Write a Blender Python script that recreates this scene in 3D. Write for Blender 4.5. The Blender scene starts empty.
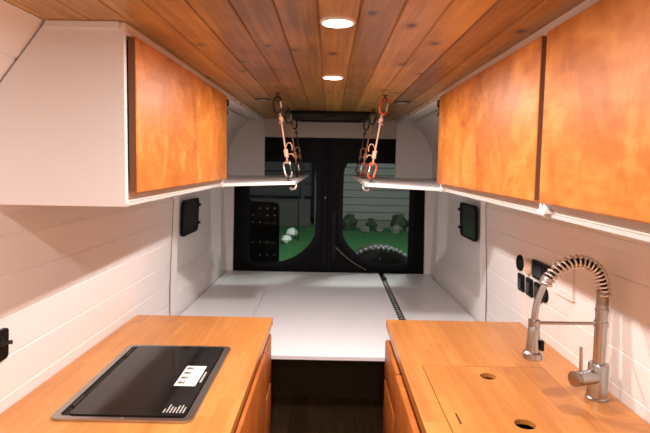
import bpy, bmesh, math, random
from mathutils import Vector, Matrix
random.seed(7)
col = bpy.context.scene.collection
scn = bpy.context.scene
PI = math.pi
CEIL = 1.89

# ------------------------------------------------------------------ materials
def mat(name):
    m = bpy.data.materials.new(name); m.use_nodes = True
    nt = m.node_tree
    return m, nt, nt.nodes, nt.links, nt.nodes['Principled BSDF']

def plain(name, rgb, rough=.5, metal=0., spec=.5, var=0., bump=0., bscale=200, coat=0.):
    m, nt, N, L, b = mat(name)
    b.inputs['Base Color'].default_value = (*rgb, 1)
    b.inputs['Roughness'].default_value = rough
    b.inputs['Metallic'].default_value = metal
    b.inputs['Specular IOR Level'].default_value = spec
    b.inputs['Coat Weight'].default_value = coat
    tc = N.new('ShaderNodeTexCoord')
    nz = N.new('ShaderNodeTexNoise'); nz.inputs['Scale'].default_value = 9; nz.inputs['Detail'].default_value = 4
    L.new(tc.outputs['Object'], nz.inputs['Vector'])
    v = var or .04
    mx = N.new('ShaderNodeMix'); mx.data_type = 'RGBA'
    mx.inputs['A'].default_value = (*[c*(1-v) for c in rgb], 1)
    mx.inputs['B'].default_value = (*[min(1, c*(1+v)) for c in rgb], 1)
    L.new(nz.outputs['Fac'], mx.inputs['Factor']); L.new(mx.outputs['Result'], b.inputs['Base Color'])
    if bump:
        n2 = N.new('ShaderNodeTexNoise'); n2.inputs['Scale'].default_value = bscale
        L.new(tc.outputs['Object'], n2.inputs['Vector'])
        bp = N.new('ShaderNodeBump'); bp.inputs['Strength'].default_value = bump; bp.inputs['Distance'].default_value = .001
        L.new(n2.outputs['Fac'], bp.inputs['Height']); L.new(bp.outputs['Normal'], b.inputs['Normal'])
    return m

def emit(name, rgb, s):
    m, nt, N, L, b = mat(name)
    b.inputs['Base Color'].default_value = (*rgb, 1)
    b.inputs['Emission Color'].default_value = (*rgb, 1)
    b.inputs['Emission Strength'].default_value = s
    return m

def math_node(N, L, op, a, bval=None):
    n = N.new('ShaderNodeMath'); n.operation = op
    if hasattr(a, 'is_linked') or not isinstance(a, (int, float)): L.new(a, n.inputs[0])
    else: n.inputs[0].default_value = a
    if bval is not None:
        if isinstance(bval, (int, float)): n.inputs[1].default_value = bval
        else: L.new(bval, n.inputs[1])
    return n.outputs[0]

def ramp(N, L, fac, stops):
    r = N.new('ShaderNodeValToRGB')
    e = r.color_ramp.elements
    e[0].position, e[0].color = stops[0][0], (*stops[0][1], 1)
    e[1].position, e[1].color = stops[-1][0], (*stops[-1][1], 1)
    for p, c in stops[1:-1]:
        k = e.new(p); k.color = (*c, 1)
    L.new(fac, r.inputs['Fac'])
    return r.outputs['Color']

def mixc(N, L, fac, a, b, blend='MIX'):
    mx = N.new('ShaderNodeMix'); mx.data_type = 'RGBA'; mx.blend_type = blend
    for s, v in (('Factor', fac), ('A', a), ('B', b)):
        if isinstance(v, (int, float)): mx.inputs[s].default_value = v
        elif isinstance(v, tuple): mx.inputs[s].default_value = (*v, 1)
        else: L.new(v, mx.inputs[s])
    return mx.outputs['Result']

def plank_wood(name, dark, mid, light, width, axis='Y', offs=0., rough=.4, knots=True, var=.5, length=None, coat=0., across='X', spec=.5):
    """boards running along an axis, each with its own tone, fine grain and knots"""
    m, nt, N, L, b = mat(name)
    tc = N.new('ShaderNodeTexCoord')
    sp = N.new('ShaderNodeSeparateXYZ'); L.new(tc.outputs['Object'], sp.inputs[0])
    a = sp.outputs[across]; l = sp.outputs[axis]
    idx = math_node(N, L, 'FLOOR', math_node(N, L, 'DIVIDE', math_node(N, L, 'SUBTRACT', a, offs), width))
    key = idx
    if length:
        w0 = N.new('ShaderNodeTexWhiteNoise'); w0.noise_dimensions = '1D'; L.new(idx, w0.inputs['W'])
        seg = math_node(N, L, 'FLOOR', math_node(N, L, 'ADD', math_node(N, L, 'DIVIDE', l, length), w0.outputs['Value']))
        key = math_node(N, L, 'ADD', idx, math_node(N, L, 'MULTIPLY', seg, 37.3))
    wn = N.new('ShaderNodeTexWhiteNoise'); wn.noise_dimensions = '1D'; L.new(key, wn.inputs['W'])
    cmb = N.new('ShaderNodeCombineXYZ')
    L.new(math_node(N, L, 'MULTIPLY', a, 60.), cmb.inputs[0])
    L.new(math_node(N, L, 'MULTIPLY', l, 2.2), cmb.inputs[1])
    L.new(math_node(N, L, 'MULTIPLY', wn.outputs['Value'], 55.), cmb.inputs[2])
    gr = N.new('ShaderNodeTexNoise'); gr.inputs['Scale'].default_value = 1.; gr.inputs['Detail'].default_value = 5; gr.inputs['Distortion'].default_value = .8
    L.new(cmb.outputs[0], gr.inputs['Vector'])
    bl = N.new('ShaderNodeTexNoise'); bl.inputs['Scale'].default_value = 5; bl.inputs['Detail'].default_value = 3
    L.new(tc.outputs['Object'], bl.inputs['Vector'])
    f = math_node(N, L, 'ADD', math_node(N, L, 'MULTIPLY', gr.outputs['Fac'], .55), math_node(N, L, 'MULTIPLY', bl.outputs['Fac'], .35))
    f = math_node(N, L, 'ADD', f, math_node(N, L, 'MULTIPLY', math_node(N, L, 'SUBTRACT', wn.outputs['Value'], .5), var*.5))
    c = ramp(N, L, f, [(.22, dark), (.45, mid), (.68, light)])
    if knots:
        c2 = N.new('ShaderNodeCombineXYZ')
        L.new(math_node(N, L, 'MULTIPLY', a, 5.), c2.inputs[0]); L.new(math_node(N, L, 'MULTIPLY', l, 3.4), c2.inputs[1])
        vo = N.new('ShaderNodeTexVoronoi'); vo.voronoi_dimensions = '2D'; vo.inputs['Scale'].default_value = 1.
        L.new(c2.outputs[0], vo.inputs['Vector'])
        k = ramp(N, L, vo.outputs['Distance'], [(.025, (1, 1, 1)), (.075, (0, 0, 0))])
        ring = ramp(N, L, vo.outputs['Distance'], [(.05, (.6, .6, .6)), (.17, (0, 0, 0))])
        c = mixc(N, L, ring, c, tuple(x*.55 for x in mid))
        c = mixc(N, L, k, c, tuple(x*.22 for x in dark))
    L.new(c, b.inputs['Base Color'])
    b.inputs['Roughness'].default_value = rough
    b.inputs['Coat Weight'].default_value = coat
    b.inputs['Coat Roughness'].default_value = .25
    b.inputs['Specular IOR Level'].default_value = spec
    bp = N.new('ShaderNodeBump'); bp.inputs['Strength'].default_value = .12; bp.inputs['Distance'].default_value = .002
    L.new(gr.outputs['Fac'], bp.inputs['Height']); L.new(bp.outputs['Normal'], b.inputs['Normal'])
    return m

def stained_ply(name, dark, mid, light, seed=0., rough=.48):
    """blotchy amber stain over birch plywood, softly glossy"""
    m, nt, N, L, b = mat(name)
    tc = N.new('ShaderNodeTexCoord')
    mp = N.new('ShaderNodeMapping'); mp.inputs['Location'].default_value = (seed, seed*.7, seed*.3); mp.inputs['Scale'].default_value = (1, 1.2, 1.)
    L.new(tc.outputs['Object'], mp.inputs[0])
    n1 = N.new('ShaderNodeTexNoise'); n1.inputs['Scale'].default_value = 5.5; n1.inputs['Detail'].default_value = 6; n1.inputs['Distortion'].default_value = .9; n1.inputs['Roughness'].default_value = .6
    L.new(mp.outputs[0], n1.inputs['Vector'])
    n2 = N.new('ShaderNodeTexNoise'); n2.inputs['Scale'].default_value = 22; n2.inputs['Detail'].default_value = 5
    mp2 = N.new('ShaderNodeMapping'); mp2.inputs['Scale'].default_value = (1, .6, 2.2)
    L.new(mp.outputs[0], mp2.inputs[0]); L.new(mp2.outputs[0], n2.inputs['Vector'])
    f = math_node(N, L, 'ADD', math_node(N, L, 'MULTIPLY', n1.outputs['Fac'], .75), math_node(N, L, 'MULTIPLY', n2.outputs['Fac'], .25))
    c = ramp(N, L, f, [(.30, dark), (.5, mid), (.68, light)])
    L.new(c, b.inputs['Base Color'])
    b.inputs['Roughness'].default_value = rough
    b.inputs['Specular IOR Level'].default_value = .3
    bp = N.new('ShaderNodeBump'); bp.inputs['Strength'].default_value = .10; bp.inputs['Distance'].default_value = .004
    L.new(n1.outputs['Fac'], bp.inputs['Height']); L.new(bp.outputs['Normal'], b.inputs['Normal'])
    return m

def pane_mat(name, tint, refl=.06):
    m, nt, N, L, b = mat(name)
    N.remove(b)
    tr = N.new('ShaderNodeBsdfTransparent'); tr.inputs[0].default_value = (*tint, 1)
    gl = N.new('ShaderNodeBsdfGlossy'); gl.inputs['Roughness'].default_value = .02; gl.inputs['Color'].default_value = (.9, .95, .95, 1)
    fr = N.new('ShaderNodeFresnel'); fr.inputs['IOR'].default_value = 1.12
    mx = N.new('ShaderNodeMixShader')
    L.new(fr.outputs[0], mx.inputs[0]); L.new(tr.outputs[0], mx.inputs[1]); L.new(gl.outputs[0], mx.inputs[2])
    L.new(mx.outputs[0], N['Material Output'].inputs['Surface'])
    return m

M = {}
M['ceil'] = plank_wood('pine_ceiling', (.21, .085, .017), (.44, .22, .052), (.66, .37, .11), .0885, offs=-.031, rough=.36, var=.68, coat=.25)
M['floor'] = plank_wood('dark_floor', (.16, .09, .042), (.30, .18, .09), (.42, .26, .14), .11, rough=.5, knots=False, length=.9)
M['block'] = plank_wood('butcher_block', (.44, .15, .030), (.57, .215, .048), (.68, .285, .074), .042, rough=.34, knots=False, var=.42, length=.42, coat=.15)
M['door1'] = stained_ply('amber_ply_a', (.31, .082, .011), (.53, .165, .026), (.70, .27, .060), 3.)
M['door2'] = stained_ply('amber_ply_b', (.31, .082, .011), (.53, .165, .026), (.70, .27, .060), 11.)
M['door3'] = stained_ply('amber_ply_c', (.31, .082, .011), (.53, .165, .026), (.71, .285, .068), 23.)
M['base'] = stained_ply('amber_ply_base', (.34, .085, .012), (.46, .13, .02), (.58, .19, .035), 31.)
M['edge'] = plain('stained_ply_edge', (.16, .055, .015), .5)
M['wall'] = plain('white_shiplap_paint', (.84, .80, .775), .42, var=.015, bump=.05)
M['white'] = plain('white_cabinet_paint', (.83, .79, .765), .45, var=.015, bump=.04)
M['trim'] = plain('white_panel_paint', (.91, .885, .875), .4, var=.015)
M['bed'] = plain('white_bed_laminate', (.83, .82, .845), .35, var=.02)
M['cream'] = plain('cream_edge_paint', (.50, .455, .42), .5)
M['head'] = plain('shaded_cream_paint', (.62, .55, .48), .5)  # cream darkened: dim rear header and under-door shade put into the colour
M['black'] = plain('black_plastic', (.008, .008, .008), .42, spec=.12)
M['blackg'] = plain('black_gloss', (.008, .008, .009), .12)
M['van'] = plain('dark_van_paint', (.004, .0045, .0045), .4, spec=.07)
M['rubber'] = plain('black_rubber', (.008, .008, .013), .6, spec=.12)
M['steel'] = plain('brushed_nickel', (.46, .445, .42), .27, metal=1.)
M['joint'] = plain('shadow_joint', (.36, .28, .21), .8)
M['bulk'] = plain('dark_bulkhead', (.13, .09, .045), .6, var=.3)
M['nickeld'] = plain('bronzed_nickel', (.34, .27, .21), .35, metal=1.)
M['chrome'] = plain('chrome', (.75, .72, .68), .14, metal=1.)
M['darkmetal'] = plain('dark_gunmetal', (.06, .055, .05), .35, metal=.8)
M['red'] = plain('red_orange_anodised', (.75, .10, .035), .35, metal=.35)
M['silver'] = plain('silver_aluminium', (.7, .66, .6), .3, metal=1.)
M['cord'] = plain('pale_orange_cord', (.78, .43, .30), .8, var=.25)
M['cordb'] = plain('tan_cord', (.60, .30, .15), .85, var=.25)
M['cordd'] = plain('dark_grey_cord', (.16, .10, .07), .85, var=.2)
M['glass'] = plain('black_ceramic_glass', (.004, .004, .004), .08, spec=.4)
M['sticker'] = plain('white_sticker', (.82, .80, .76), .5)
M['ink'] = plain('grey_ink', (.16, .14, .12), .6)
M['inkbrown'] = plain('brown_ink', (.16, .13, .09), .6)
M['print'] = plain('pale_print', (.55, .53, .48), .5)
M['tan'] = plain('tan_plastic', (.66, .48, .33), .45)
M['pane'] = pane_mat('tinted_glass', (.75, .8, .78))
M['sidepane'] = plain('dark_window_glass', (.05, .06, .062), .07, spec=.6)  # grey of the window's reflection put into the glass colour
M['lamp'] = emit('lamp_diffuser', (1, .93, .82), 26)
M['lampoff'] = plain('unlit_diffuser', (.55, .48, .40), .4)
M['greentrack'] = plain('green_grey_metal', (.48, .54, .45), .4, metal=.5)
M['lawn'] = plain('lawn_grass', (.030, .16, .045), .9, var=.55, bump=.8, bscale=14)
M['siding'] = plain('grey_siding', (.20, .205, .195), .7, var=.12)
M['stone'] = plain('pale_stone', (.78, .80, .80), .8, var=.15)
M['greystone'] = plain('grey_stone', (.17, .17, .15), .9, var=.3)
M['shrub'] = plain('dark_leaves', (.025, .05, .025), .8, var=.4)
M['road'] = plain('asphalt', (.06, .062, .062), .9, var=.15)
M['fence'] = plain('dark_fence_board', (.05, .05, .05), .8, var=.3)
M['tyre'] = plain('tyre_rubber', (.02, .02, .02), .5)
M['tread'] = plain('glint_tread', (.62, .64, .66), .4)  # pale colour paints in the light caught along the tread edge

# ------------------------------------------------------------------ mesh helpers
def new(): return bmesh.new()

def box(bm, x0, x1, y0, y1, z0, z1, bev=0., seg=2):
    x0, x1 = sorted((x0, x1)); y0, y1 = sorted((y0, y1)); z0, z1 = sorted((z0, z1))
    v = [bm.verts.new((x, y, z)) for x in (x0, x1) for y in (y0, y1) for z in (z0, z1)]
    fs = [bm.faces.new([v[i] for i in q]) for q in ((0,1,3,2), (4,6,7,5), (0,4,5,1), (2,3,7,6), (0,2,6,4), (1,5,7,3))]
    if bev:
        es = list({e for f in fs for e in f.edges})
        bmesh.ops.bevel(bm, geom=es, offset=bev, segments=seg, profile=.5, affect='EDGES')

def prism(bm, pts, n, bev=0.):
    """polygon of 3-D points swept by vector n"""
    n = Vector(n)
    a = [bm.verts.new(p) for p in pts]; b = [bm.verts.new(Vector(p)+n) for p in pts]
    fs = [bm.faces.new(a), bm.faces.new(b[::-1])]
    k = len(pts)
    for i in range(k): fs.append(bm.faces.new((a[i], b[i], b[(i+1) % k], a[(i+1) % k])))
    if bev:
        es = list(set(fs[0].edges) | set(fs[1].edges))
        bmesh.ops.bevel(bm, geom=es, offset=bev, segments=2, profile=.5, affect='EDGES')

def basis(d):
    d = Vector(d).normalized()
    u = d.orthogonal().normalized(); return u, d.cross(u), d

def lathe(bm, c, d, prof, n=24, cap=True):
    """prof = [(radius, distance along d)]"""
    u, v, d = basis(d); c = Vector(c); rings = []
    for r, h in prof:
        rings.append([bm.verts.new(c + d*h + (u*math.cos(2*PI*i/n) + v*math.sin(2*PI*i/n))*max(r, 1e-5)) for i in range(n)])
    for a, b in zip(rings, rings[1:]):
        for i in range(n): bm.faces.new((a[i], a[(i+1) % n], b[(i+1) % n], b[i]))
    if cap:
        bm.faces.new(rings[0][::-1]); bm.faces.new(rings[-1])

def cyl(bm, p0, p1, r0, r1=None, n=18):
    p0, p1 = Vector(p0), Vector(p1)
    lathe(bm, p0, p1-p0, [(r0, 0), (r1 if r1 is not None else r0, (p1-p0).length)], n)

def tube(bm, pts, r, n=8, closed=False):
    pts = [Vector(p) for p in pts]; k = len(pts); rings = []
    t0 = (pts[1]-pts[0]).normalized(); u = t0.orthogonal().normalized()
    for i, p in enumerate(pts):
        if closed: t = pts[(i+1) % k]-pts[i-1]
        else: t = pts[min(i+1, k-1)]-pts[max(i-1, 0)]
        t.normalize()
        u = (u - t*u.dot(t)).normalized(); v = t.cross(u)
        rr = r[i] if isinstance(r, (list, tuple)) else r
        rings.append([bm.verts.new(p + (u*math.cos(2*PI*j/n)+v*math.sin(2*PI*j/n))*rr) for j in range(n)])
    for i in range(k if closed else k-1):
        a, b = rings[i], rings[(i+1) % k]
        for j in range(n): bm.faces.new((a[j], a[(j+1) % n], b[(j+1) % n], b[j]))
    if not closed:
        bm.faces.new(rings[0][::-1]); bm.faces.new(rings[-1])

def smooth_path(pts, sub=6, closed=False):
    pts = [Vector(p) for p in pts]; out = []; k = len(pts)
    for i in range(k if closed else k-1):
        g = (lambda j: pts[j % k]) if closed else (lambda j: pts[max(0, min(k-1, j))])
        p0, p1, p2, p3 = g(i-1), g(i), g(i+1), g(i+2)
        for s in range(sub):
            t = s/sub
            out.append(.5*((2*p1)+(p2-p0)*t+(2*p0-5*p1+4*p2-p3)*t*t+(3*p1-p0-3*p2+p3)*t**3))
    if not closed: out.append(pts[-1])
    return out

def rrect(x0, x1, y0, y1, r, n=5):
    """rounded rectangle as 2-D points; r may be four radii (x0y0, x1y0, x1y1, x0y1)"""
    rs = r if isinstance(r, (list, tuple)) else [r]*4
    out = []
    for (cx, cy, a), q in zip(((x0, y0, PI), (x1, y0, 1.5*PI), (x1, y1, 0), (x0, y1, .5*PI)), rs):
        ccx = cx + (q if cx == x0 else -q); ccy = cy + (q if cy == y0 else -q)
        for i in range(n+1):
            t = a + .5*PI*i/n
            out.append((ccx+q*math.cos(t), ccy+q*math.sin(t)))
    return out

def ring_plate(bm, outer, inner, f, n):
    """flat plate with a hole: outer and inner are 2-D loops, f maps 2-D to 3-D, n is the thickness vector"""
    n = Vector(n)
    def loop(pts, off):
        vs = [bm.verts.new(Vector(f(*p))+off) for p in pts]
        return vs, [bm.edges.new((vs[i], vs[(i+1) % len(vs)])) for i in range(len(vs))]
    o0, eo0 = loop(outer, Vector()); i0, ei0 = loop(inner, Vector())
    o1, eo1 = loop(outer, n); i1, ei1 = loop(inner, n)
    bmesh.ops.triangle_fill(bm, edges=eo0+ei0, use_beauty=True); bmesh.ops.triangle_fill(bm, edges=eo1+ei1, use_beauty=True)
    for a, b in ((o0, o1), (i0, i1)):
        for i in range(len(a)): bm.faces.new((a[i], a[(i+1) % len(a)], b[(i+1) % len(a)], b[i]))

def obj(name, bm, m, parent=None, smooth=None, world=True):
    me = bpy.data.meshes.new(name)
    bmesh.ops.recalc_face_normals(bm, faces=bm.faces)
    if parent is not None and world:
        p = Vector(); q = parent
        while q is not None: p += q.location; q = q.parent
        bmesh.ops.translate(bm, verts=bm.verts, vec=-p)
    bm.to_mesh(me); bm.free()
    me.materials.append(m)
    o = bpy.data.objects.new(name, me); col.objects.link(o)
    if parent is not None: o.parent = parent
    if smooth is not None:
        for f in me.polygons: f.use_smooth = True
        try: me.set_sharp_from_angle(angle=math.radians(smooth))
        except Exception: pass
    return o

def tag(o, label, cat, group=None, kind=None):
    o['label'] = label; o['category'] = cat
    if group: o['group'] = group
    if kind: o['kind'] = kind
    return o

def thing(name, label, cat, loc=(0, 0, 0), group=None):
    o = bpy.data.objects.new(name, None); col.objects.link(o); o.location = loc; o.empty_display_size = .05
    return tag(o, label, cat, group)

def struct(name, bm, m, label=None, parent=None, smooth=None):
    o = obj(name, bm, m, parent, smooth)
    if parent is None:
        o['kind'] = 'structure'
        if label: o['label'] = label; o['category'] = 'part of the van'
    return o

# ------------------------------------------------------------------ shell
PROF = [(0., .845), (.91, .842), (1.34, .822), (1.455, .806), (1.73, .797), (CEIL, .672)]
def wall_x(z, y):
    for (z0, x0), (z1, x1) in zip(PROF, PROF[1:]):
        if z <= z1 + 1e-6:
            x = x0+(x1-x0)*(z-z0)/(z1-z0); break
    fade = 1. if z < 1.36 else max(0., (1.455-z)/.095)
    return x - .026*(y-1.3)*fade

def shiplap(side):
    bm = new(); rows = []
    gro = [1.159+.107*k for k in range(-11, 7) if .02 < 1.159+.107*k < 1.85]
    zs = sorted([(z, 0.) for z, _ in PROF] + [(1.36, 0)] + [q for g in gro for q in ((g-.003, 0.), (g-.001, .0028), (g+.001, .0028), (g+.003, 0.))])
    ys = (-1.3, .6, 1.6, 2.6)
    for z, e in zs: rows.append([bm.verts.new((side*(wall_x(z, y)+e), y, z)) for y in ys])
    for a, b in zip(rows, rows[1:]):
        for i in range(len(ys)-1): bm.faces.new((a[i], a[i+1], b[i+1], b[i]))
    # plain skin behind the rear panels and the rear lockers
    sk = [(0., .90), (1.46, .88), (1.73, .80), (CEIL, .69)]
    r2 = [[bm.verts.new((side*x, y, z)) for y in (2.6, 3.95)] for z, x in sk]
    for a, b in zip(r2, r2[1:]): bm.faces.new((a[0], a[1], b[1], b[0]))
    return bm
wl = struct('wall_left', shiplap(-1), M['wall']); wr = struct('wall_right', shiplap(1), M['wall'])

bm = new()
k0 = -8
for k in range(k0, 8):      # tongue-and-groove boards with eased edges
    a, b = -.031+.0885*k, -.031+.0885*(k+1)
    a2, b2 = max(a, -.672), min(b, .672)
    if b2-a2 < .005: continue
    pts = [(a2, CEIL+.02), (a2, CEIL+.005), (a2+.0035, CEIL), (b2-.0035, CEIL), (b2, CEIL+.005), (b2, CEIL+.02)]
    prism(bm, [(x, -1.3, z) for x, z in pts], (0, 5.2, 0))
struct('ceiling', bm, M['ceil'])
bm = new(); box(bm, -.95, .95, -1.3, 3.98, -.03, 0.); struct('floor', bm, M['floor'])
bm = new(); box(bm, -.95, .95, -1.34, -1.3, 0, 1.95); struct('wall_front_bounce', bm, M['white'])  # unseen white wall added behind the camera to bounce light

# rear wall: header and the two side pillars round the door opening
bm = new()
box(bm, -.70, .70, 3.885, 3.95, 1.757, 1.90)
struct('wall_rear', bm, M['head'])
for s in (-1, 1):
    bm = new(); prism(bm, [(s*.725, 3.885, 0), (s*.725, 3.885, .745), (s*.712, 3.885, 1.757), (s*.93, 3.885, 1.757), (s*.93, 3.885, 0)], (0, .065, 0)); struct('trim_3' if s < 0 else 'trim_4', bm, M['trim'])

# moulded white panels beside the bed, each with a window recess
def bed_panel_trim(side, name):
    bm = new()
    F = lambda y, z, d=0.: (side*(wall_x(z, y)-.006+d), y, z)
    o0 = rrect(2.612, 3.885, .70, 1.452, .004, 1)
    i0 = rrect(2.70, 3.70, .865, 1.425, .02)
    vo = [bm.verts.new(F(*p)) for p in o0]; vi = [bm.verts.new(F(*p)) for p in i0]
    e = [bm.edges.new((q[i], q[(i+1) % len(q)])) for q in (vo, vi) for i in range(len(q))]
    bmesh.ops.triangle_fill(bm, edges=e, use_beauty=True)
    bk = rrect(2.755, 3.63, .965, 1.418, .03)
    vb = [bm.verts.new(F(y, z, .055)) for y, z in bk]
    n = len(vi)
    for i in range(n): bm.faces.new((vi[i], vi[(i+1) % n], vb[(i+1) % n], vb[i]))
    bm.faces.new(vb)
    v2 = [bm.verts.new(F(*p, .03)) for p in o0]; n = len(vo)
    for i in range(n): bm.faces.new((vo[i], vo[(i+1) % n], v2[(i+1) % n], v2[i]))
    return struct(name, bm, M['trim'])
bed_panel_trim(-1, 'trim_1'); bed_panel_trim(1, 'trim_2')

def side_window(side, name):
    t = bpy.data.objects.new(name, None); col.objects.link(t); t['kind'] = 'structure'; t.location = (side*.80, 3.1, 1.25)
    F = lambda y, z, d=0.: (side*(wall_x(z, y)-.006+.050-d), y, z)
    bm = new(); ring_plate(bm, rrect(2.89, 3.20, 1.14, 1.345, .03), rrect(2.899, 3.191, 1.149, 1.336, .025), F, (-side*.014, 0, 0))
    obj('window_frame', bm, M['rubber'], t, 40)
    bm = new(); prism(bm, [F(y, z, .002) for y, z in rrect(2.896, 3.194, 1.146, 1.339, .025)], (-side*.005, 0, 0))
    obj('pane', bm, M['sidepane'], t)
    for z in (1.19, 1.30):
        bm = new(); box(bm, side*(wall_x(z, 3.19)+.02), side*(wall_x(z, 3.19)+.04), 3.185, 3.215, z-.008, z+.008, .003)
        obj('latch', bm, M['black'], t)
side_window(-1, 'window_1'); side_window(1, 'window_2')

for s in (-1, 1):      # strip painted as the shade in the open joint between shiplap and moulded panel
    bm = new(); zz = [.75, 1.0, 1.34, 1.36, 1.452]
    a = [bm.verts.new((s*(wall_x(z, 2.6)-.0015), 2.598, z)) for z in zz]; b = [bm.verts.new((s*(wall_x(z, 2.6)-.0015), 2.613, z)) for z in zz]
    for i in range(len(zz)-1): bm.faces.new((a[i], a[i+1], b[i+1], b[i]))
    struct('joint_shade_left' if s < 0 else 'joint_shade_right', bm, M['joint'])
# rear doors
def rear_door(side, name):
    t = bpy.data.objects.new(name, None); col.objects.link(t); t['kind'] = 'structure'; t.location = (side*.36, 3.93, 0)
    F = lambda x, z: (side*x, 3.905, z)
    def win(g):
        # squarish window whose lower inner corner is cut by a long diagonal
        p = [(.105-g, 1.46), (.105-g, 1.07), (.118-g, 1.005-g*.3), (.155-g*.8, .945-g*.6), (.225-g*.5, .88-g*.8), (.315, .832-g), (.40, .815-g), (.565, .812-g), (.595+g, .832), (.60+g, .875), (.60+g, 1.50), (.585+g, 1.55), (.54, 1.57+g), (.17, 1.57+g), (.125-g, 1.55)]
        return [(q.x, q.y) for q in smooth_path([(x, z, 0) for x, z in p], 4, True)]
    bm = new()
    ring_plate(bm, [(.006, .02), (.72, .02), (.724, .745), (.711, 1.755), (.006, 1.755)], win(.02), F, (0, .04, 0))
    obj('door_panel', bm, M['van'], t)
    bm = new(); ring_plate(bm, win(.034), win(0), lambda x, z: (side*x, 3.893, z), (0, .02, 0)); obj('window_seal', bm, M['rubber'], t, 40)
    bm = new()
    prism(bm, [(side*x, 3.922, z) for x, z in win(.018)], (0, .004, 0)); obj('pane', bm, M['pane'], t)
    bm = new()
    if side > 0:
        box(bm, .02, .055, 3.89, 3.905, .83, 1.21, .004)
        obj('handle', bm, M['black'], t)
        bm = new(); tube(bm, smooth_path([(.055, 3.896, .935), (.12, 3.892, .875), (.20, 3.892, .815), (.29, 3.896, .765)], 5), .0035, 8); obj('highlight_bead', bm, M['nickeld'], t, 60)  # bead added to draw the light line reflected along the door moulding
        bm = new(); box(bm, -.006, .008, 3.888, 3.91, .02, 1.755, .003); obj('centre_seal', bm, M['rubber'], t)
    else:
        box(bm, -.045, -.02, 3.892, 3.905, .80, 1.72, .004); obj('trim_strip', bm, M['rubber'], t)
        bm = new(); lathe(bm, (-.03, 3.892, 1.31), (0, -1, 0), [(.005, 0), (.004, .003)], 10); obj('screw', bm, M['silver'], t)
    return t
rear_door(-1, 'door_1'); rear_door(1, 'door_2')

# ------------------------------------------------------------------ ceiling fixtures
LAMP_Y = (1.205, 1.965)
def puck(x, y, lit, label, group=None):
    t = thing('ceiling_light', label, 'ceiling light', (x, y, CEIL), group)
    bm = new(); lathe(bm, (x, y, CEIL), (0, 0, -1), [(.041, 0), (.041, .003), (.038, .006), (.034, .006), (.034, .001)], 28)
    obj('bezel', bm, M['white'] if lit else M['darkmetal'], t, 40)
    bm = new(); lathe(bm, (x, y, CEIL-.001), (0, 0, -1), [(.0335, 0), (.0335, .0035)], 28)
    obj('diffuser', bm, M['lamp'] if lit else M['lampoff'], t, 40)
    if lit:
        L = bpy.data.lights.new('puck_light', 'AREA'); L.shape = 'DISK'; L.size = .055; L.energy = PUCK_W*(1.2 if y > 1.5 else 1.); L.spread = math.radians(178); L.color = PUCK_C
        lo = bpy.data.objects.new('puck_light', L); col.objects.link(lo); lo.location = (x, y, CEIL-.0085)
PUCK_W = 10.7; PUCK_C = (1., .935, .905)
puck(.012, 1.205, True, 'lit round recessed ceiling light nearer the overhead cabinets with doors')
puck(.005, 1.965, True, 'lit round recessed ceiling light closer to the black roof vent')
puck(.012, .44, True, 'lit round ceiling light out of view above the aisle')
puck(.012, -.55, True, 'lit round ceiling light behind the viewpoint near the cab')
puck(-.350, 2.70, False, 'small unlit round ceiling light with dark bezel above the left carabiners')
puck(.366, 2.72, False, 'small unlit round ceiling light with dark bezel above the right carabiners')

t = thing('roof_vent', 'black rectangular roof vent in the wood ceiling by the rear doors', 'vent', (0, 3.55, CEIL))
bm = new(); ring_plate(bm, rrect(-.25, .25, 3.24, 3.86, .03), rrect(-.215, .215, 3.28, 3.82, .02), lambda x, y: (x, y, CEIL), (0, 0, -.022)); obj('frame', bm, M['black'], t, 40)
bm = new(); box(bm, -.215, .215, 3.28, 3.82, CEIL-.012, CEIL-.004, .002); obj('screen', bm, M['black'], t)
bm = new(); box(bm, -.05, .05, 3.50, 3.53, CEIL-.02, CEIL-.012, .003); obj('handle', bm, M['darkmetal'], t)

# ------------------------------------------------------------------ overhead cabinets
def frontz(): return 1.475
def overhead(side, y0, y1, name, label, dm, end_panel=False, strut_y=None, clip=False):
    s = side
    t = thing(name, label, 'cabinet', (s*.6, (y0+y1)/2, 1.455), None)
    fx = .486
    prof = [(fx, 1.457), (fx, CEIL-.001), (.668, CEIL-.001), (.793, 1.728), (.802, 1.457)]
    th = .015
    for ya in (y0, y1-th):
        bm = new(); prism(bm, [(s*x, ya, z) for x, z in prof], (0, th, 0), .0012); obj('side_panel', bm, M['white'], t)
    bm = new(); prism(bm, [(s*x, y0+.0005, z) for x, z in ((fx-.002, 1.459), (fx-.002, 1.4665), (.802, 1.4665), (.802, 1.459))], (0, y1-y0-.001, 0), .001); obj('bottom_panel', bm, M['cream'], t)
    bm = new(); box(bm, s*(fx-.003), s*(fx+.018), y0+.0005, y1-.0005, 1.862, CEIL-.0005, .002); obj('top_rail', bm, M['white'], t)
    bm = new(); box(bm, s*(fx+.004), s*(fx+.018), y0+.0155, y1-.0155, 1.4675, 1.52); obj('bottom_rail', bm, M['head'], t)  # shade of the gap under the door put into its tan colour
    if end_panel:
        bm = new(); prism(bm, [(s*.495, y0-.008, 1.872), (s*.495, y0-.008, CEIL-.001), (s*.665, y0-.008, CEIL-.001), (s*.672, y0-.008, 1.874)], (0, .008, 0), .001)
        obj('cove_strip', bm, M['white'], t)
    d = obj_door(t, s, y0+.02, y1-.008, dm)
    if clip:
        bm = new(); box(bm, s*.468, s*.482, y1-.035, y1+.004, 1.467, 1.474, .001); ct = obj('door_catch', bm, M['white'], t)
        for q in (-.014, .014):
            bm = new(); box(bm, s*.472, s*.478, y1-.015+q-.004, y1-.015+q+.004, 1.474, 1.490, .0015); obj('catch_arm', bm, M['white'], ct)
    return t
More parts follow.
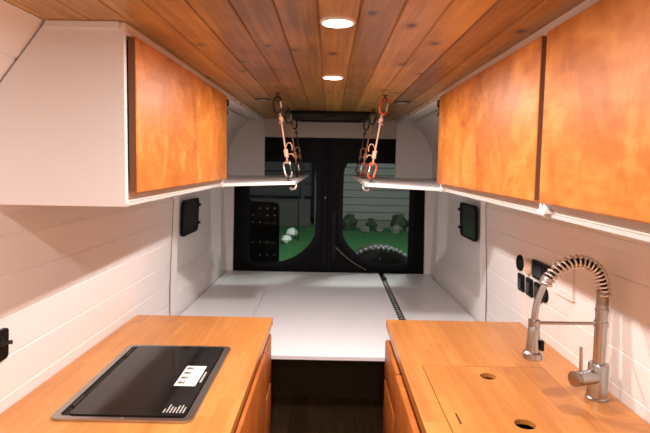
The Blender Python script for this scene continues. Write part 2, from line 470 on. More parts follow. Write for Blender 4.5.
def obj_door(t, s, ya, yb, dm):
    bm = new(); box(bm, s*.4845, s*.4645, ya, yb, 1.489, 1.862, .005, 3)
    d = obj('door', bm, dm, t, 35)
    bm = new(); box(bm, s*.4840, s*.4675, ya-.0012, ya+.004, 1.493, 1.858); obj('door_edge', bm, M['edge'], d)
    return d
overhead(-1, 1.235, 2.355, 'overhead_cabinet', 'white overhead cabinet with one amber wood door above the cooktop counter', M['door1'], True)
overhead(1, .14, 1.166, 'overhead_cabinet', 'white overhead cabinet with amber wood door nearest above the sink faucet', M['door3'], False, clip=True)
overhead(1, 1.168, 2.27, 'overhead_cabinet', 'white overhead cabinet with amber wood door between open locker and neighbour cabinet', M['door2'])

def open_locker(side, y0, label):
    s = side; y1 = 3.882
    t = thing('open_overhead_locker', label, 'cabinet', (s*.6, (y0+y1)/2, 1.455))
    fx = .486
    prof = [(fx, 1.457), (fx, CEIL-.001), (.668, CEIL-.001), (.793, 1.728), (.802, 1.457)]
    for ya in (y0+.001, y1-.015):
        bm = new(); prism(bm, [(s*x, ya, z) for x, z in prof], (0, .014, 0), .001); obj('side_panel', bm, M['white'], t)
    bm = new(); box(bm, s*(fx-.002), s*.775, y0+.001, y1, 1.452, 1.468, .0015); obj('bottom_panel', bm, M['white'], t)
    bm = new(); box(bm, s*(fx-.003), s*(fx+.018), y0+.001, y1, 1.862, CEIL-.0005, .002); obj('top_rail', bm, M['white'], t)
    bm = new(); prism(bm, [(s*x, y0+.016, z) for x, z in ((fx+.018, CEIL-.003), (.62, CEIL-.003), (.62, CEIL-.010), (fx+.018, CEIL-.010))], (0, y1-y0-.032, 0)); obj('top_panel', bm, M['white'], t)
    # planked back that curves in with the van side
    bm = new()
    pl = [(.757, 1.47), (.757, 1.56), (.753, 1.565), (.757, 1.57), (.750, 1.66), (.746, 1.665), (.748, 1.67), (.715, 1.745), (.66, 1.82), (.60, 1.872)]
    r = [[bm.verts.new((s*x, y, z)) for y in (y0+.015, y1-.015)] for x, z in pl]
    for a, b in zip(r, r[1:]): bm.faces.new((a[0], a[1], b[1], b[0]))
    bk = obj('back_panel', bm, M['white'], t)
    for y in (2.6, 2.95, 3.3, 3.65):
        for z, x in ((1.52, .757), (1.615, .753), (1.70, .735), (1.785, .685)):
            bm = new(); lathe(bm, (s*x, y, z), (-s, 0, .2 if z < 1.7 else -.8), [(.006, -.002), (.006, .001), (.004, .003)], 8); obj('screw', bm, M['darkmetal'], bk)
    for y in (2.62, 2.80, 3.25, 3.5):
        bm = new(); lathe(bm, (s*(fx-.003), y, 1.876), (-s, 0, 0), [(.005, 0), (.004, .003)], 8); obj('screw', bm, M['darkmetal'], t)
    # folding hinge hanging below the top rail
    yb = y0+.11
    bm = new(); tube(bm, smooth_path([(s*.492, yb, 1.862), (s*.488, yb+.02, 1.84), (s*.495, yb-.005, 1.82), (s*.49, yb+.02, 1.80)], 5), .005, 6)
    box(bm, s*.484, s*.498, yb-.012, yb+.030, 1.846, 1.862, .002)
    box(bm, s*.486, s*.496, yb-.004, yb+.026, 1.790, 1.806, .002)
    obj('hinge', bm, M['darkmetal'], t)
    # the door folded down level, hung from the ceiling by its inner edge
    ya = y0+.012
    d = new()
    prism(d, [(s*.483, ya, 1.4545), (s*.483, ya, 1.4685), (s*.158, ya, 1.483), (s*.158, ya, 1.469)], (0, y1-.02-ya, 0), .002)
    d = obj('door', d, M['white'], t)
    bm = new(); tube(bm, smooth_path([(s*.166, 2.50, 1.4705), (s*.162, 2.50, 1.462), (s*.166, 2.50, 1.447), (s*.182, 2.50, 1.442), (s*.190, 2.50, 1.450)], 4), .005, 6); obj('catch_hook', bm, M['white'], d)
    for y in (2.46, 3.10, 3.60):
        bm = new(); tube(bm, smooth_path([(s*.197, y-.006, 1.480), (s*.197, y-.010, 1.50), (s*.197, y+.005, 1.5135), (s*.197, y+.020, 1.50), (s*.197, y+.016, 1.480)], 4), .0032, 6)
        lathe(bm, (s*.197, y+.005, 1.4815), (0, 0, 1), [(.017, -.001), (.017, .003)], 12)
        obj('staple', bm, M['darkmetal'], d)
    return t
open_locker(-1, 2.357, 'open white overhead locker with lowered door over the left bed window')
open_locker(1, 2.272, 'open white overhead locker with lowered door over the right bed window')

# ------------------------------------------------------------------ carabiners, cords and ceiling eyes
def carabiner(c, tilt, yaw, bodym, gatem, label, group, L=.072, W=.042):
    """D-shaped snap link; long axis along local z"""
    t = thing('carabiner', label, 'carabiner', c, group); t.rotation_euler = (0, tilt, yaw)
    h = L/2; w = W/2
    body = smooth_path([(w*.75, 0, h*.42), (w*.9, 0, h*.72), (w*.55, 0, h*.97), (0, 0, h), (-w*.6, 0, h*.92), (-w*.95, 0, h*.6), (-w, 0, 0), (-w*.95, 0, -h*.62), (-w*.6, 0, -h*.93), (0, 0, -h), (w*.45, 0, -h*.9), (w*.68, 0, -h*.62), (w*.68, 0, -h*.4)], 4)
    bm = new(); tube(bm, body, .0047, 8); obj('body', bm, bodym, t, 60, world=False)
    bm = new(); tube(bm, [(w*.68, 0, -h*.42), (w*.70, 0, 0), (w*.75, 0, h*.42)], .0042, 8); lathe(bm, (w*.68, -.007, -h*.42), (0, 1, 0), [(.0055, 0), (.0055, .014)], 8); obj('gate', bm, gatem, t, 60, world=False)
    return t

def hang(side, y, zt, topm, topg, botm, botg, cordm, ytxt, colt, colb, tag3, bottom=True, tail=True):
    s = side; sn = 'left' if s < 0 else 'right'
    x0 = .252; x1 = .197; yy = y+.005
    e = thing('eye_bolt', f'dark ceiling eye bolt holding the {ytxt} {sn} carabiner line', 'eye bolt', (s*x0, yy, CEIL), 'ceiling eye bolts')
    bm = new(); lathe(bm, (s*x0, yy, CEIL), (0, 0, -1), [(.012, 0), (.012, .003), (.004, .004), (.004, .014)], 12); obj('plate', bm, M['darkmetal'], e, 40)
    bm = new(); tube(bm, [(s*x0+.010*math.cos(a), yy+.003*math.sin(a), CEIL-.022+.010*math.sin(a)) for a in [2*PI*i/14 for i in range(14)]], .003, 6, True); obj('ring', bm, M['darkmetal'], e, 60)
    zc = CEIL-.027-.026
    carabiner((s*(x0-.003), yy, zc), s*.16, .35*s, topm, topg, f'{colt} carabiner clipped to the ceiling, {ytxt} of three on the {sn}', 'carabiners on the ceiling')
    zb = 1.515+.0225
    ztop = zc-.032; zbot = zb+.030
    xa = x0-.012; xb = x1+.004
    c = thing('support_rope', f'{tag3} cord tied between carabiners, {ytxt} of three on the {sn}', 'cord', (s*xa, yy, ztop), 'cords holding up the locker doors')
    P = lambda f, dx=0, dy=0: (s*(xa+(xb-xa)*f)+dx, yy+dy, ztop+(zbot-ztop)*f)
    bm = new()
    tube(bm, smooth_path([P(-.015, .0025), P(.12, .002), P(.5, .0016), P(.85, .002), P(1.02, .003)], 5), .0019, 6)
    tube(bm, smooth_path([P(-.015, -.0025), P(.12, -.002), P(.5, -.0016), P(.85, -.002), P(1.02, -.003)], 5), .0019, 6)
    obj('line', bm, cordm, c, 60)
    for f0, k in ((.10, 3), (.74, 6)):     # wrapped stopper knots
        bm = new(); q0 = P(f0); q1 = P(f0+(k-1)*.028)
        tube(bm, [(q0[0]+(q1[0]-q0[0])*w+.0075*math.cos(a), q0[1]+.0075*math.sin(a), q0[2]+(q1[2]-q0[2])*w) for w, a in [(j/(k*10), 2*PI*j/10) for j in range(k*10+1)]], .0034, 6)
        obj('knot', bm, cordm, c, 60)
    if tail:
        bm = new(); tube(bm, smooth_path([P(.13), P(.17, -.012*s, -.01), P(.21, .006*s, -.012), P(.24, .014*s, -.006)], 4), .0019, 6); obj('loose_end', bm, cordm, c, 60)
        bm = new(); tube(bm, smooth_path([P(.72), P(.62, .014*s*-1, -.01), P(.61, .028*s*-1, -.012), P(.68, .034*s*-1, -.008), P(.75, .030*s*-1, -.004)], 4), .0019, 6); obj('loose_loop', bm, cordm, c, 60)
        bm = new(); tube(bm, smooth_path([P(.80), P(.83, .016*s*-1, -.01), P(.82, .028*s*-1, -.012), P(.87, .034*s*-1, -.01)], 4), .0019, 6)
        obj('loose_end', bm, cordm, c, 60)
    carabiner((s*(x1+.001), yy, zb), -.32, -.5 if s < 0 else PI+.5, botm, botg, f'{colb} carabiner clipped to the lowered door, {ytxt} of three on the {sn}', 'carabiners on the lowered doors')

B, D, R, S = M['black'], M['darkmetal'], M['red'], M['silver']
hang(-1, 2.46, 0, D, S, S, D, M['cord'], 'nearest', 'dark grey', 'silver', 'pale orange')
hang(-1, 3.10, 0, D, S, D, S, M['cordb'], 'middle', 'gunmetal', 'gunmetal', 'tan orange')
hang(-1, 3.60, 0, B, B, D, D, M['cordd'], 'farthest', 'black', 'dark', 'dim brown', tail=False)
hang(1, 2.46, 0, R, S, R, S, M['cord'], 'nearest', 'red orange', 'red orange', 'pale orange')
hang(1, 3.10, 0, D, D, R, S, M['cordb'], 'middle', 'dark grey', 'red', 'tan orange')
hang(1, 3.60, 0, B, B, D, D, M['cordd'], 'farthest', 'black', 'dark', 'dim brown', tail=False)

# ------------------------------------------------------------------ bed
g = 'white bed panels'
BZ = .745
bm = new(); prism(bm, [(-wall_x(BZ, 2.168)+.013, 2.168, BZ-.018), (-wall_x(BZ, 2.6)+.017, 2.6, BZ-.018), (-wall_x(BZ, 3.882)+.011, 3.882, BZ-.018), (-.402, 3.882, BZ-.018), (-.402, 2.168, BZ-.018)], (0, 0, .018), .0015)
tag(obj('bed_panel', bm, M['bed']), 'white bed platform panel along the left wall', 'bed panel', g)
bm = new(); prism(bm, [(x, y, BZ-.018) for x, y in ((-.399, 2.168), (-.399, 3.882), (.382, 3.882), (.382, 2.168))], (0, 0, .018), .0015)
tag(obj('bed_panel', bm, M['bed']), 'wide white middle panel of the bed platform between the counters', 'bed panel', g)
bm = new(); prism(bm, [(.418, 2.168, BZ-.018), (.418, 3.882, BZ-.018), (wall_x(BZ, 3.882)-.011, 3.882, BZ-.018), (wall_x(BZ, 2.6)-.017, 2.6, BZ-.018), (wall_x(BZ, 2.168)-.013, 2.168, BZ-.018)], (0, 0, .018), .0015)
tag(obj('bed_panel', bm, M['bed']), 'white bed platform panel along the right wall beyond the track', 'bed panel', g)
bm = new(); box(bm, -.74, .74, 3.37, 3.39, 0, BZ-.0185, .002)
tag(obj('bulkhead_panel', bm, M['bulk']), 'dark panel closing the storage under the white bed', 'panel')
t = thing('tie_down_track', 'dark slotted tie-down track set into the white bed platform', 'track', (.40, 2.9, BZ))
bm = new(); box(bm, .3835, .4165, 2.17, 3.66, BZ-.012, BZ+.001, .001); obj('rail', bm, M['black'], t)
k = 0
while 2.24+k*.045 < 3.62:
    y = 2.24+k*.045
    bm = new(); box(bm, .388, .4085, y-.007, y+.007, BZ+.001, BZ+.004, .001); obj('slot_rib', bm, M['greentrack'], t); k += 1
bm = new(); box(bm, .380, .420, 3.655, 3.73, BZ+.0005, BZ+.010, .003); obj('end_cap', bm, M['black'], t)
bm = new(); tube(bm, [(.414, 2.16, BZ+.003), (.414, 2.9, BZ+.003), (.414, 3.66, BZ+.003)], .0025, 6); obj('edge_bead', bm, M['silver'], t)

# ------------------------------------------------------------------ base cabinets and worktops
CT = .91
def worktop(name, label, pts, hole=None):
    bm = new()
    if hole is None:
        prism(bm, [(x, y, CT-.032) for x, y in pts], (0, 0, .032), .004)
    else:
        ring_plate(bm, pts, hole, lambda x, y: (x, y, CT-.032), (0, 0, .032))
    return tag(obj(name, bm, M['block']), label, 'countertop')
worktop('worktop', 'orange butcher block counter on the left holding the black cooktop', [(-.868, .3), (-.232, .3), (-.232, 2.172), (-.815, 2.172), (-.842, 1.2)])
HX0, HX1, HY0, HY1 = .314, .71, .85, 1.672
worktop('worktop', 'orange butcher block counter on the right around the sink and faucet', [(.25, .3), (.868, .3), (.842, 1.2), (.817, 2.168), (.25, 2.168)], [(HX0, HY0), (HX1, HY0), (HX1, HY1), (HX0, HY1)])

def base_unit(side, y0, y1, xf, label, fronts):
    s = side
    t = thing('base_cabinet', label, 'cabinet', (s*.5, (y0+y1)/2, 0))
    bm = new()
    box(bm, s*(xf+.022), s*(xf+.04), y0, y1, .10, CT-.033); obj('face_frame', bm, M['base'], t)
    bm = new(); box(bm, s*(xf+.07), s*(xf+.085), y0+.017, y1-.017, 0, .10); obj('toe_kick', bm, M['base'], t)
    for ya in (y0, y1-.016):
        bm = new(); box(bm, s*(xf+.04), s*.79, ya, ya+.016, 0., CT-.033); obj('side_panel', bm, M['base'], t)
    for kind, a, b, z0, z1, pr in fronts:
        bm = new(); box(bm, s*(xf+.0215), s*(xf-pr), a, b, z0, z1, .006, 3)
        obj(kind, bm, M['base'], t, 35)
base_unit(-1, 1.945, 2.165, .240, 'narrow amber wood drawer cabinet at the bed end of the left counter', [('drawer', 1.952, 2.162, .640, .842, .004), ('drawer', 1.952, 2.162, .40, .630, .004), ('drawer', 1.952, 2.162, .11, .39, .004)])
base_unit(-1, .35, 1.943, .240, 'long amber wood base cabinet under the cooktop counter', [('door', 1.16, 1.936, .11, .842, .010), ('door', .36, 1.15, .11, .842, .010)])
base_unit(1, 1.80, 2.165, .256, 'amber wood drawer stack at the bed end of the sink counter', [('drawer', 1.81, 2.162, .665, .825, .008), ('drawer', 1.81, 2.162, .40, .655, .008), ('drawer', 1.81, 2.162, .11, .39, .008)])
base_unit(1, .35, 1.798, .256, 'long amber wood base cabinet below the sink', [('door', 1.08, 1.788, .11, .828, .012), ('door', .36, 1.07, .11, .828, .012)])

# ------------------------------------------------------------------ cooktop
t = thing('cooktop', 'black glass cooktop with steel rim and white sticker', 'cooktop', (-.515, 1.53, CT))
fl = lambda z: (lambda x, y: (x, y, z))
bm = new(); ring_plate(bm, rrect(-.698, -.336, 1.256, 1.790, .022), rrect(-.680, -.357, 1.272, 1.774, .014), fl(CT+.0005), (0, 0, .007)); rim = obj('rim', bm, M['steel'], t, 40)
bm = new(); prism(bm, [(x, y, CT+.0005) for x, y in rrect(-.6795, -.3575, 1.2725, 1.7735, .014)], (0, 0, .004)); obj('tray', bm, M['black'], t)
bm = new(); prism(bm, [(x, y, CT+.0045) for x, y in rrect(-.657, -.3595, 1.275, 1.771, .010)], (0, 0, .006), .001); gl = obj('glass_lid', bm, M['glass'], t)
for y in (1.345, 1.70):
    bm = new(); cyl(bm, (-.664, y-.03, CT+.009), (-.664, y+.03, CT+.009), .005, n=12); obj('hinge', bm, M['darkmetal'], t, 40)
for x, y in ((-.515, 1.264), (-.515, 1.782), (-.347, 1.53), (-.689, 1.53)):
    bm = new(); lathe(bm, (x, y, CT+.0074), (0, 0, 1), [(.0045, 0), (.0035, .0015)], 12); obj('screw', bm, M['chrome'], rim, 40)
GZ = CT+.0106
bm = new(); box(bm, -.441, -.379, 1.453, 1.600, GZ, GZ+.0004); st = obj('sticker', bm, M['sticker'], gl); st['label'] = 'white safety sticker with icons'
bm = new()
for y in (1.475, 1.510, 1.545, 1.58):        # row of round icons
    lathe(bm, (-.428, y, GZ+.0004), (0, 0, 1), [(.0085, 0), (.0085, .0003)], 14)
    box(bm, -.419, -.415, y-.009, y+.009, GZ+.0004, GZ+.0007)
obj('sticker_icon', bm, M['inkbrown'], st)
bm = new()
for i in range(7):
    for y0 in (1.458, 1.508, 1.556):
        box(bm, -.410+i*.0038, -.4085+i*.0038, y0, y0+.032+random.random()*.01, GZ+.0004, GZ+.0006)
obj('sticker_text', bm, M['print'], st)
bm = new()
for i in range(7):
    x = -.4215+i*.0085; y = 1.292; end = 1.328-.016*(i == 0)+.008*math.sin(i*1.7)
    while y < end:
        w = random.uniform(.004, .010); box(bm, x, x+.0034, y, min(y+w, end), GZ, GZ+.0003); y += w+.0018
obj('printed_text', bm, M['print'], gl)
bm = new(); y = 1.479
while y < 1.557:
    w = random.uniform(.004, .011); box(bm, -.3735, -.3675, y, y+w, GZ, GZ+.0003); y += w+.002
obj('printed_text', bm, M['print'], gl)

# ------------------------------------------------------------------ sink with wooden cover
t = thing('sink', 'dark sink basin under the wooden cover, seen through its finger holes', 'sink', (.51, 1.26, .72))
bm = new()
pts = rrect(.33, .70, .87, 1.655, .04); lo = rrect(.35, .68, .89, 1.635, .04)
a = [bm.verts.new((x, y, .876)) for x, y in pts]; b = [bm.verts.new((x, y, .72)) for x, y in lo]
for i in range(len(a)): bm.faces.new((a[i], a[(i+1) % len(a)], b[(i+1) % len(a)], b[i]))
bm.faces.new(b); obj('basin', bm, M['black'], t, 40)
bm = new(); lathe(bm, (.515, 1.28, .7205), (0, 0, 1), [(.045, 0), (.045, .003), (.03, .001)], 20); obj('drain', bm, M['steel'], t, 40)
t = thing('sink_cover', 'wooden sink cover with two round finger holes set flush in counter', 'cutting board', (.51, 1.26, CT))
def disc(cx, cy, r, n=20): return [(cx+r*math.cos(2*PI*i/n), cy+r*math.sin(2*PI*i/n)) for i in range(n)]
bm = new()
z0 = CT-.014
outer = [(HX0+.003, HY0+.002), (HX1-.001, HY0+.002), (HX1-.001, HY1-.001), (HX0+.003, HY1-.001)]
def loops(z):
    es = []; vs = []
    for lp in (outer, disc(.509, 1.594, .025), disc(.513, 1.292, .027), [(.345, 1.286), (.350, 1.286), (.350, 1.344), (.345, 1.344)]):
        v = [bm.verts.new((x, y, z)) for x, y in lp]; vs.append(v)
        es += [bm.edges.new((v[i], v[(i+1) % len(v)])) for i in range(len(v))]
    bmesh.ops.triangle_fill(bm, edges=es, use_beauty=True); return vs
va, vb = loops(z0), loops(CT-.0005)
for a, b in zip(va, vb):
    for i in range(len(a)): bm.faces.new((a[i], a[(i+1) % len(a)], b[(i+1) % len(a)], b[i]))
obj('board', bm, M['block'], t)
bm = new(); box(bm, .3448, .3502, 1.2858, 1.3442, CT-.0135, CT-.004); obj('slot_lining', bm, M['black'], t)

# ------------------------------------------------------------------ faucet
FX, FY = .776, 1.45
t = thing('faucet', 'brushed nickel pull-down spring faucet standing on the right counter', 'faucet', (FX, FY, CT))
bm = new(); lathe(bm, (FX, FY, CT), (0, 0, 1), [(.031, 0), (.031, .006), (.0275, .009), (.0275, .100), (.0255, .104), (.017, .105)], 32); base = obj('base', bm, M['steel'], t, 40)
bm = new()
cyl(bm, (FX-.003, FY-.004, CT+.068), (FX-.083, FY-.034, CT+.070), .0205, n=24); va_ = obj('valve', bm, M['steel'], t, 40)
bm = new(); a = Vector((FX-.083, FY-.034, CT+.070)); d = Vector((-.080, -.030, .002)).normalized()
lathe(bm, a, d, [(.0215, -.012), (.0215, .002), (.018, .004)], 24); obj('valve_cap', bm, M['nickeld'], va_, 40)
bm = new(); q = a - d*.022 + Vector((0, 0, .018)); cyl(bm, q, q+Vector((-.004, -.002, .072)), .0048, .0042, 12); obj('lever', bm, M['steel'], va_, 40)
bm = new(); lathe(bm, (FX, FY, CT+.103), (0, 0, 1), [(.0165, 0), (.0165, .150), (.0185, .151), (.0185, .160), (.0165, .161), (.0165, .172)], 24); obj('riser', bm, M['steel'], t, 40)
bm = new(); lathe(bm, (FX, FY, CT+.2745), (0, 0, 1), [(.0158, 0), (.0158, .030), (.017, .031), (.017, .040), (.012, .041)], 24); obj('spring_sleeve', bm, M['nickeld'], t, 40)
bm = new(); cyl(bm, (FX-.022, FY-.012, CT+.10), (FX-.022, FY-.012, CT+.30), .0035, n=10); 
cen = smooth_path([(FX+.004, FY, CT+0.297), (FX+.002, FY, CT+0.327), (FX-.014, FY, CT+0.367), (FX-.046, FY, CT+0.391), (FX-.084, FY, CT+0.396), (FX-.120, FY, CT+0.380), (FX-.148, FY, CT+0.354), (FX-.165, FY, CT+0.327)], 12)
bm.free()
bm = new(); tube(bm, cen, .009, 10); obj('inner_hose', bm, M['black'], t, 60)
# spring coil wound round the hose
L_ = [0.]
for p, q in zip(cen, cen[1:]): L_.append(L_[-1]+(q-p).length)
turns = 21; N_ = turns*14; hel = []
j = 0
for i in range(N_+1):
    s_ = L_[-1]*i/N_
    while j < len(cen)-2 and L_[j+1] < s_: j += 1
    f = (s_-L_[j])/max(1e-9, L_[j+1]-L_[j]); p = cen[j].lerp(cen[j+1], f)
    tg = (cen[j+1]-cen[j]).normalized(); side = Vector((0, 1, 0)); up = tg.cross(side).normalized()
    a = 2*PI*turns*i/N_
    hel.append(p+(side*math.cos(a)+up*math.sin(a))*.0165)
bm = new(); tube(bm, hel, .0034, 6); obj('spring', bm, M['chrome'], t, 60)
bm = new(); tube(bm, smooth_path([(FX-.158, FY, CT+.340), (FX-.168, FY, CT+.322), (FX-.180, FY, CT+.290), (FX-.187, FY, CT+.255), (FX-.189, FY, CT+.215)], 6), .0095, 14); lathe(bm, (FX-.160, FY, CT+.342), Vector((-.45, 0, -.9)), [(.017, -.008), (.017, .012), (.010, .016)], 18); obj('spout_pipe', bm, M['steel'], t, 50)
bm = new(); HXc = FX-.189
lathe(bm, (HXc, FY, CT+.222), (0, 0, -1), [(.011, 0), (.0145, .004), (.0165, .03), (.0205, .085), (.0262, .090), (.0275, .105), (.0250, .108), (.019, .104)], 28); hd = obj('spray_head', bm, M['steel'], t, 40)
bm = new(); box(bm, HXc+.015, HXc+.024, FY-.022, FY-.008, CT+.142, CT+.172, .003); obj('spray_button', bm, M['black'], hd)
bm = new(); cyl(bm, (HXc+.010, FY, CT+.218), (FX-.010, FY, CT+.219), .0045, n=12)
for x in (HXc, FX): lathe(bm, (x, FY, CT+.210), (0, 0, 1), [(.0165 if x == HXc else .0195, 0), (.0165 if x == HXc else .0195, .016)], 24)
obj('support_arm', bm, M['steel'], t, 40)

# ------------------------------------------------------------------ wall sockets and switches
def wplate(side, y, z): return side*wall_x(z, y)
def plate_pts(s, y0, y1, z0, z1, r): return [(s*wall_x(z, y), y, z) for y, z in rrect(y0, y1, z0, z1, r)]
def round_socket(y, z, r, m, label, name='power_socket', cap=None):
    x = wall_x(z, y)
    t = thing(name, label, 'socket', (x, y, z))
    bm = new(); lathe(bm, (x+.002, y, z), (-1, 0, 0), [(r, 0), (r, .006), (r*.9, .011), (r*.62, .011), (r*.58, .005)], 24); obj('bezel', bm, m, t, 40)
    bm = new(); lathe(bm, (x-.003, y, z), (-1, 0, 0), [(r*.57, 0), (r*.55, .005)], 20); obj('cap', bm, cap or m, t, 40)
round_socket(2.165, 1.166, .034, M['black'], 'round black socket highest and closest to the bed on right wall')
round_socket(2.078, 1.166, .034, M['tan'], 'round tan dial beside the round black socket', 'wall_dial')
round_socket(1.93, 1.090, .030, M['black'], 'round black socket after the three small black switches')
for y, lab in ((2.150, 'small black rocker switch first from the bed in the lower row'), (2.066, 'small black rocker switch in the middle of the lower row'), (1.985, 'small black rocker switch beside the lower round socket')):
    z = 1.086; x = wall_x(z, y); t = thing('rocker_switch', lab, 'switch', (x, y, z), 'black rocker switches')
    bm = new(); prism(bm, [(p[0]+.002, p[1], p[2]) for p in plate_pts(1, y-.031, y+.031, z-.036, z+.036, .008)], (-.009, 0, 0), .001); obj('plate', bm, M['black'], t)
    bm = new(); prism(bm, [(x-.006, y-.018, z-.024), (x-.006, y+.018, z-.024), (x-.006, y+.018, z+.024), (x-.006, y-.018, z+.024)], (-.007, 0, 0), .002); obj('rocker', bm, M['blackg'], t)
y0, y1, z0, z1 = 1.875, 2.030, 1.137, 1.207
t = thing('control_panel', 'black rectangular control panel above the small switches on right wall', 'control panel', (wall_x(1.17, 1.98), 1.98, 1.17))
bm = new(); prism(bm, [(p[0]+.002, p[1], p[2]) for p in plate_pts(1, y0, y1, z0, z1, .006)], (-.012, 0, 0), .0015); obj('plate', bm, M['black'], t)
bm = new(); prism(bm, [(wall_x(z, y)-.009, y, z) for y, z in rrect(1.935, 2.020, 1.148, 1.197, .004)], (-.003, 0, 0)); obj('screen', bm, M['blackg'], t)
for y in (1.893, 1.915):
    for z in (1.158, 1.186):
        bm = new(); lathe(bm, (wall_x(z, y)-.009, y, z), (-1, 0, 0), [(.007, 0), (.006, .004)], 12)
        obj('button', bm, M['darkmetal'], t)
t = thing('wall_outlet_cover', 'white square outlet cover plate behind the faucet spring', 'outlet', (wall_x(1.18, 1.78), 1.78, 1.18))
bm = new(); ring_plate(bm, rrect(1.705, 1.845, 1.122, 1.238, .006), rrect(1.722, 1.828, 1.138, 1.222, .004), lambda y, z: (wall_x(z, y)+.002, y, z), (-.010, 0, 0)); obj('frame', bm, M['white'], t)
bm = new(); prism(bm, [(wall_x(z, y)+.002, y, z) for y, z in rrect(1.7235, 1.8265, 1.1395, 1.2205, .004)], (-.007, 0, 0), .001); pl = obj('plate', bm, M['white'], t)
bm = new(); lathe(bm, (wall_x(1.19, 1.80)-.005, 1.80, 1.19), (-1, 0, 0), [(.004, 0), (.003, .002)], 10); obj('screw', bm, M['inkbrown'], pl)
# left wall switch
y, z = 1.272, 1.094
t = thing('toggle_switch', 'black toggle switch on the white left wall by the picture edge', 'switch', (-wall_x(z, y), y, z))
bm = new(); prism(bm, [(p[0]-.002, p[1], p[2]) for p in plate_pts(-1, y-.034, y+.034, z-.040, z+.040, .008)], (.012, 0, 0), .0015); obj('plate', bm, M['black'], t)
bm = new(); x = -wall_x(z, y); lathe(bm, (x+.008, y+.006, z+.006), (1, .25, .1), [(.009, 0), (.009, .006), (.005, .007), (.005, .022), (.006, .026)], 14); obj('toggle', bm, M['darkmetal'], t, 40)
bm = new(); box(bm, x+.008, x+.012, y-.026, y-.002, z+.012, z+.030, .001); obj('indicator', bm, M['darkmetal'], t)
# plugged screw heads on the left planks
for y, z in ((1.62, 1.225), (1.62, 1.11), (1.62, 1.00), (2.25, 1.10), (2.25, 1.21), (1.05, 1.10)):
    bm = new(); lathe(bm, (-wall_x(z, y)-.001, y, z), (1, 0, 0), [(.006, 0), (.005, .0025)], 10); obj('screw', bm, M['wall'], wl)
for y, z in ((1.62, 1.0), (1.30, 1.10), (2.3, 1.0)):
    bm = new(); lathe(bm, (wall_x(z, y)+.001, y, z), (-1, 0, 0), [(.006, 0), (.005, .0025)], 10); obj('screw', bm, M['wall'], wr)

# ------------------------------------------------------------------ outside, at night
GZ0 = -.45
bm = new()
vs = {}
n1, n2 = 24, 26
for i in range(n1+1):
    for j in range(n2+1):
        x = -14+28*i/n1; y = 4.02+15*j/n2
        vs[i, j] = bm.verts.new((x, y, GZ0+.03*math.sin(x*1.3)*math.cos(y*.9)))
for i in range(n1):
    for j in range(n2): bm.faces.new((vs[i, j], vs[i+1, j], vs[i+1, j+1], vs[i, j+1]))
o = struct('lawn', bm, M['lawn'])
t = thing('house', 'grey clapboard house across the lawn seen through the rear windows', 'house', (2., 16.5, GZ0))
bm = new()
for k in range(16):
    z = GZ0+.25+k*.235
    prism(bm, [(-.4, 16.5, z), (-.4, 16.44, z), (-.4, 16.49, z+.215), (-.4, 16.53, z+.215)], (12, 0, 0))
obj('siding', bm, M['siding'], t)
bm = new(); box(bm, -.4, 11.6, 16.51, 16.55, GZ0, 3.6); obj('wall', bm, M['fence'], t)  # dark backing seen between the boards, standing for the lap shadows
bm = new(); box(bm, -.4, 11.6, 16.5, 16.9, GZ0-.1, GZ0+.25); obj('foundation', bm, M['greystone'], t)
bm = new(); box(bm, -.46, -.36, 16.44, 16.56, GZ0, 3.6); obj('corner_board', bm, M['siding'], t)
t = thing('fence', 'dark board fence beyond the road through the left rear window', 'fence', (-4., 17.5, GZ0))
bm = new()
for k in range(5): box(bm, -9, -.6, 17.5, 17.54, GZ0+.9+k*.42, GZ0+1.28+k*.42)
obj('boards', bm, M['fence'], t)
for x in (-8, -5.6, -3.2, -.9):
    bm = new(); box(bm, x-.06, x+.06, 17.38, 17.5, GZ0-.05, GZ0+3.1); obj('post', bm, M['fence'], t)
bm = new(); prism(bm, [(-9, 15.6, GZ0+.05), (-.6, 16.2, GZ0+.05), (-.6, 16.6, GZ0+.85), (-9, 17.0, GZ0+.85)], (0, .02, -.05)); tag(obj('road_bank', bm, M['road']), 'grey paved bank rising behind the lawn on the left', 'bank')
bm = new(); cyl(bm, (-.80, 13.5, GZ0-.05), (-.80, 13.5, GZ0+1.3), .02, n=8); tag(obj('garden_stake', bm, M['darkmetal']), 'thin dark stake standing in the lawn near the white stones', 'stake')
def blob(name, c, r, m, seed, sx=1, sy=1, sz=.8, rough=.15):
    random.seed(seed); bm = new(); bmesh.ops.create_icosphere(bm, subdivisions=3, radius=1)
    ph = [random.random()*6 for _ in range(6)]
    for v in bm.verts:
        p = v.co; k = 1+rough*(math.sin(p.x*4+ph[0])*math.sin(p.y*5+ph[1])+math.sin(p.z*7+ph[2])*.6+math.sin(p.x*11+p.y*9+ph[3])*.5)
        v.co = Vector((p.x*sx*k, p.y*sy*k, p.z*sz*k))*r + Vector(c)
    return obj(name, bm, m, None, 60)
tag(blob('garden_stone', (-1.06, 12.9, GZ0+.10), .12, M['stone'], 3), 'white round stone lying on the lawn in front', 'stone')
tag(blob('garden_stone', (-.99, 13.9, GZ0+.13), .15, M['stone'], 4), 'white round stone behind the other one on the lawn', 'stone')
for i, (x, y, r) in enumerate(((1.06, 15.2, .15), (1.50, 15.3, .12), (1.98, 15.2, .17), (2.4, 15.3, .13))):
    tag(blob('border_stone', (x, y, GZ0+r*.6), r, M['greystone'], 20+i), 'grey stone in the border along the house wall', 'stone', 'border stones by the house')
for i, (x, r) in enumerate(((.62, .24), (1.30, .17), (2.15, .24), (2.85, .22))):
    tag(blob('shrub', (x, 15.85, GZ0+r*.8), r, M['shrub'], 40+i, rough=.2, sz=1.1), 'dark leafy shrub growing against the house wall', 'shrub', 'shrubs by the house')

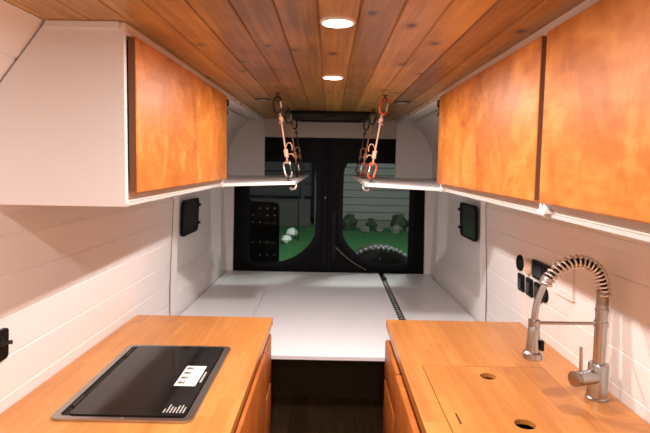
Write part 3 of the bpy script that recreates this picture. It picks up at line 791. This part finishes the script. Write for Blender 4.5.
# spare wheel carried on the right rear door
t = thing('spare_wheel', 'spare wheel with lit tread mounted outside the right rear door', 'wheel', (.42, 4.2, .565))
bm = new(); c = Vector((.42, 4.10, .565))
lathe(bm, c, (0, 1, 0), [(.19, .02), (.21, 0), (.28, -.004), (.325, .012), (.342, .04), (.342, .20), (.325, .225), (.21, .24), (.19, .22)], 56, cap=False); ty = obj('tyre', bm, M['tyre'], t, 40)
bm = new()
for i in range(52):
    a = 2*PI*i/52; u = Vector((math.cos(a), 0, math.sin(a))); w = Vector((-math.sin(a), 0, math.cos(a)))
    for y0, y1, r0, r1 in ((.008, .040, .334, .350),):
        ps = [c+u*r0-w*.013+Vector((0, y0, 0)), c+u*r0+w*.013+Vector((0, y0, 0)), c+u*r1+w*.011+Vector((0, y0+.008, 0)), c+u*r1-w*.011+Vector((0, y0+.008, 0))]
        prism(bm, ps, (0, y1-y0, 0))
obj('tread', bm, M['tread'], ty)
bm = new(); lathe(bm, c, (0, 1, 0), [(.05, .03), (.06, .05), (.15, .06), (.185, .03), (.20, .03), (.20, .22), (.05, .22)], 36); obj('rim', bm, M['black'], t, 40)
bm = new(); cyl(bm, (.41, 4.098, .60+.215), (.41, 4.085, .60+.225), .006, n=8); obj('valve', bm, M['silver'], t)
bm = new(); box(bm, .30, .54, 3.9455, 4.10, .52, .68, .01); obj('carrier', bm, M['darkmetal'], t)
# storage board on the left rear door
t = thing('hanging_gear_board', 'black perforated gear board with bright dots outside the left rear door', 'gear board', (-.49, 4.04, .75))
bm = new(); prism(bm, [(x, 4.03, z) for x, z in rrect(-.635, -.388, .70, 1.262, [.01, .02, .05, .05])], (0, .03, 0), .004); obj('board', bm, M['van'], t)
for r_, z in enumerate((1.210, 1.155, 1.10, .945, .845, .78)):
    for c_ in range(4):
        x = -.595+c_*.057
        bm = new(); lathe(bm, (x, 4.03, z), (0, -1, 0), [(.0065, 0), (.005, .004)], 8); obj('hole_light_dot', bm, M['silver'] if (r_*3+c_*5) % 4 else M['darkmetal'], t)  # metal dots standing for light seen through the board's holes
    if z in (1.10, .945, .78):
        bm = new(); box(bm, -.52, -.41, 4.022, 4.03, z-.014, z+.002, .002); obj('strap', bm, M['darkmetal'], t)

for z in (.72, 1.26):
    bm = new(); box(bm, -.66, -.60, 3.9455, 4.032, z-.02, z+.02, .004); obj('bracket', bm, M['van'], t)
# ------------------------------------------------------------------ light outside, world
L = bpy.data.lights.new('yard_fill', 'AREA'); L.energy = 950; L.size = 1.2; L.color = (1., .97, .92)  # unseen area light added to brighten the lawn and house
lo = bpy.data.objects.new('yard_fill', L); col.objects.link(lo); lo.location = (1.2, 6.0, 5.0); lo.rotation_euler = (math.radians(42), 0, 0)
w = bpy.data.worlds.new('night'); scn.world = w; w.use_nodes = True
w.node_tree.nodes['Background'].inputs[0].default_value = (.01, .013, .02, 1); w.node_tree.nodes['Background'].inputs[1].default_value = .4

# ------------------------------------------------------------------ camera
f = 520.; pcx, pcy = 325., 204.; roll = math.radians(1.0)
cd = bpy.data.cameras.new('camera'); cam = bpy.data.objects.new('camera', cd); col.objects.link(cam); scn.camera = cam
cd.sensor_fit = 'HORIZONTAL'; cd.sensor_width = 36.; cd.lens = f/650*36; cd.shift_y = -(216.5-pcy)/650; cd.clip_start = .02
cd.dof.use_dof = True; cd.dof.focus_distance = 1.9; cd.dof.aperture_fstop = 7.
dy = Vector(((330-pcx)/f, (pcy-163)/f, -1)).normalized()
up = Vector((math.sin(roll), math.cos(roll), 0)); up = (up-dy*up.dot(dy)).normalized(); rt = dy.cross(up)
cam.matrix_world = Matrix.Translation((0, 0, 1.57)) @ Matrix((rt, dy, up)).to_4x4()
scn.view_settings.view_transform = 'Standard'
scn.view_settings.look = 'Medium Contrast'
scn.view_settings.exposure = 0.; scn.view_settings.gamma = 1.
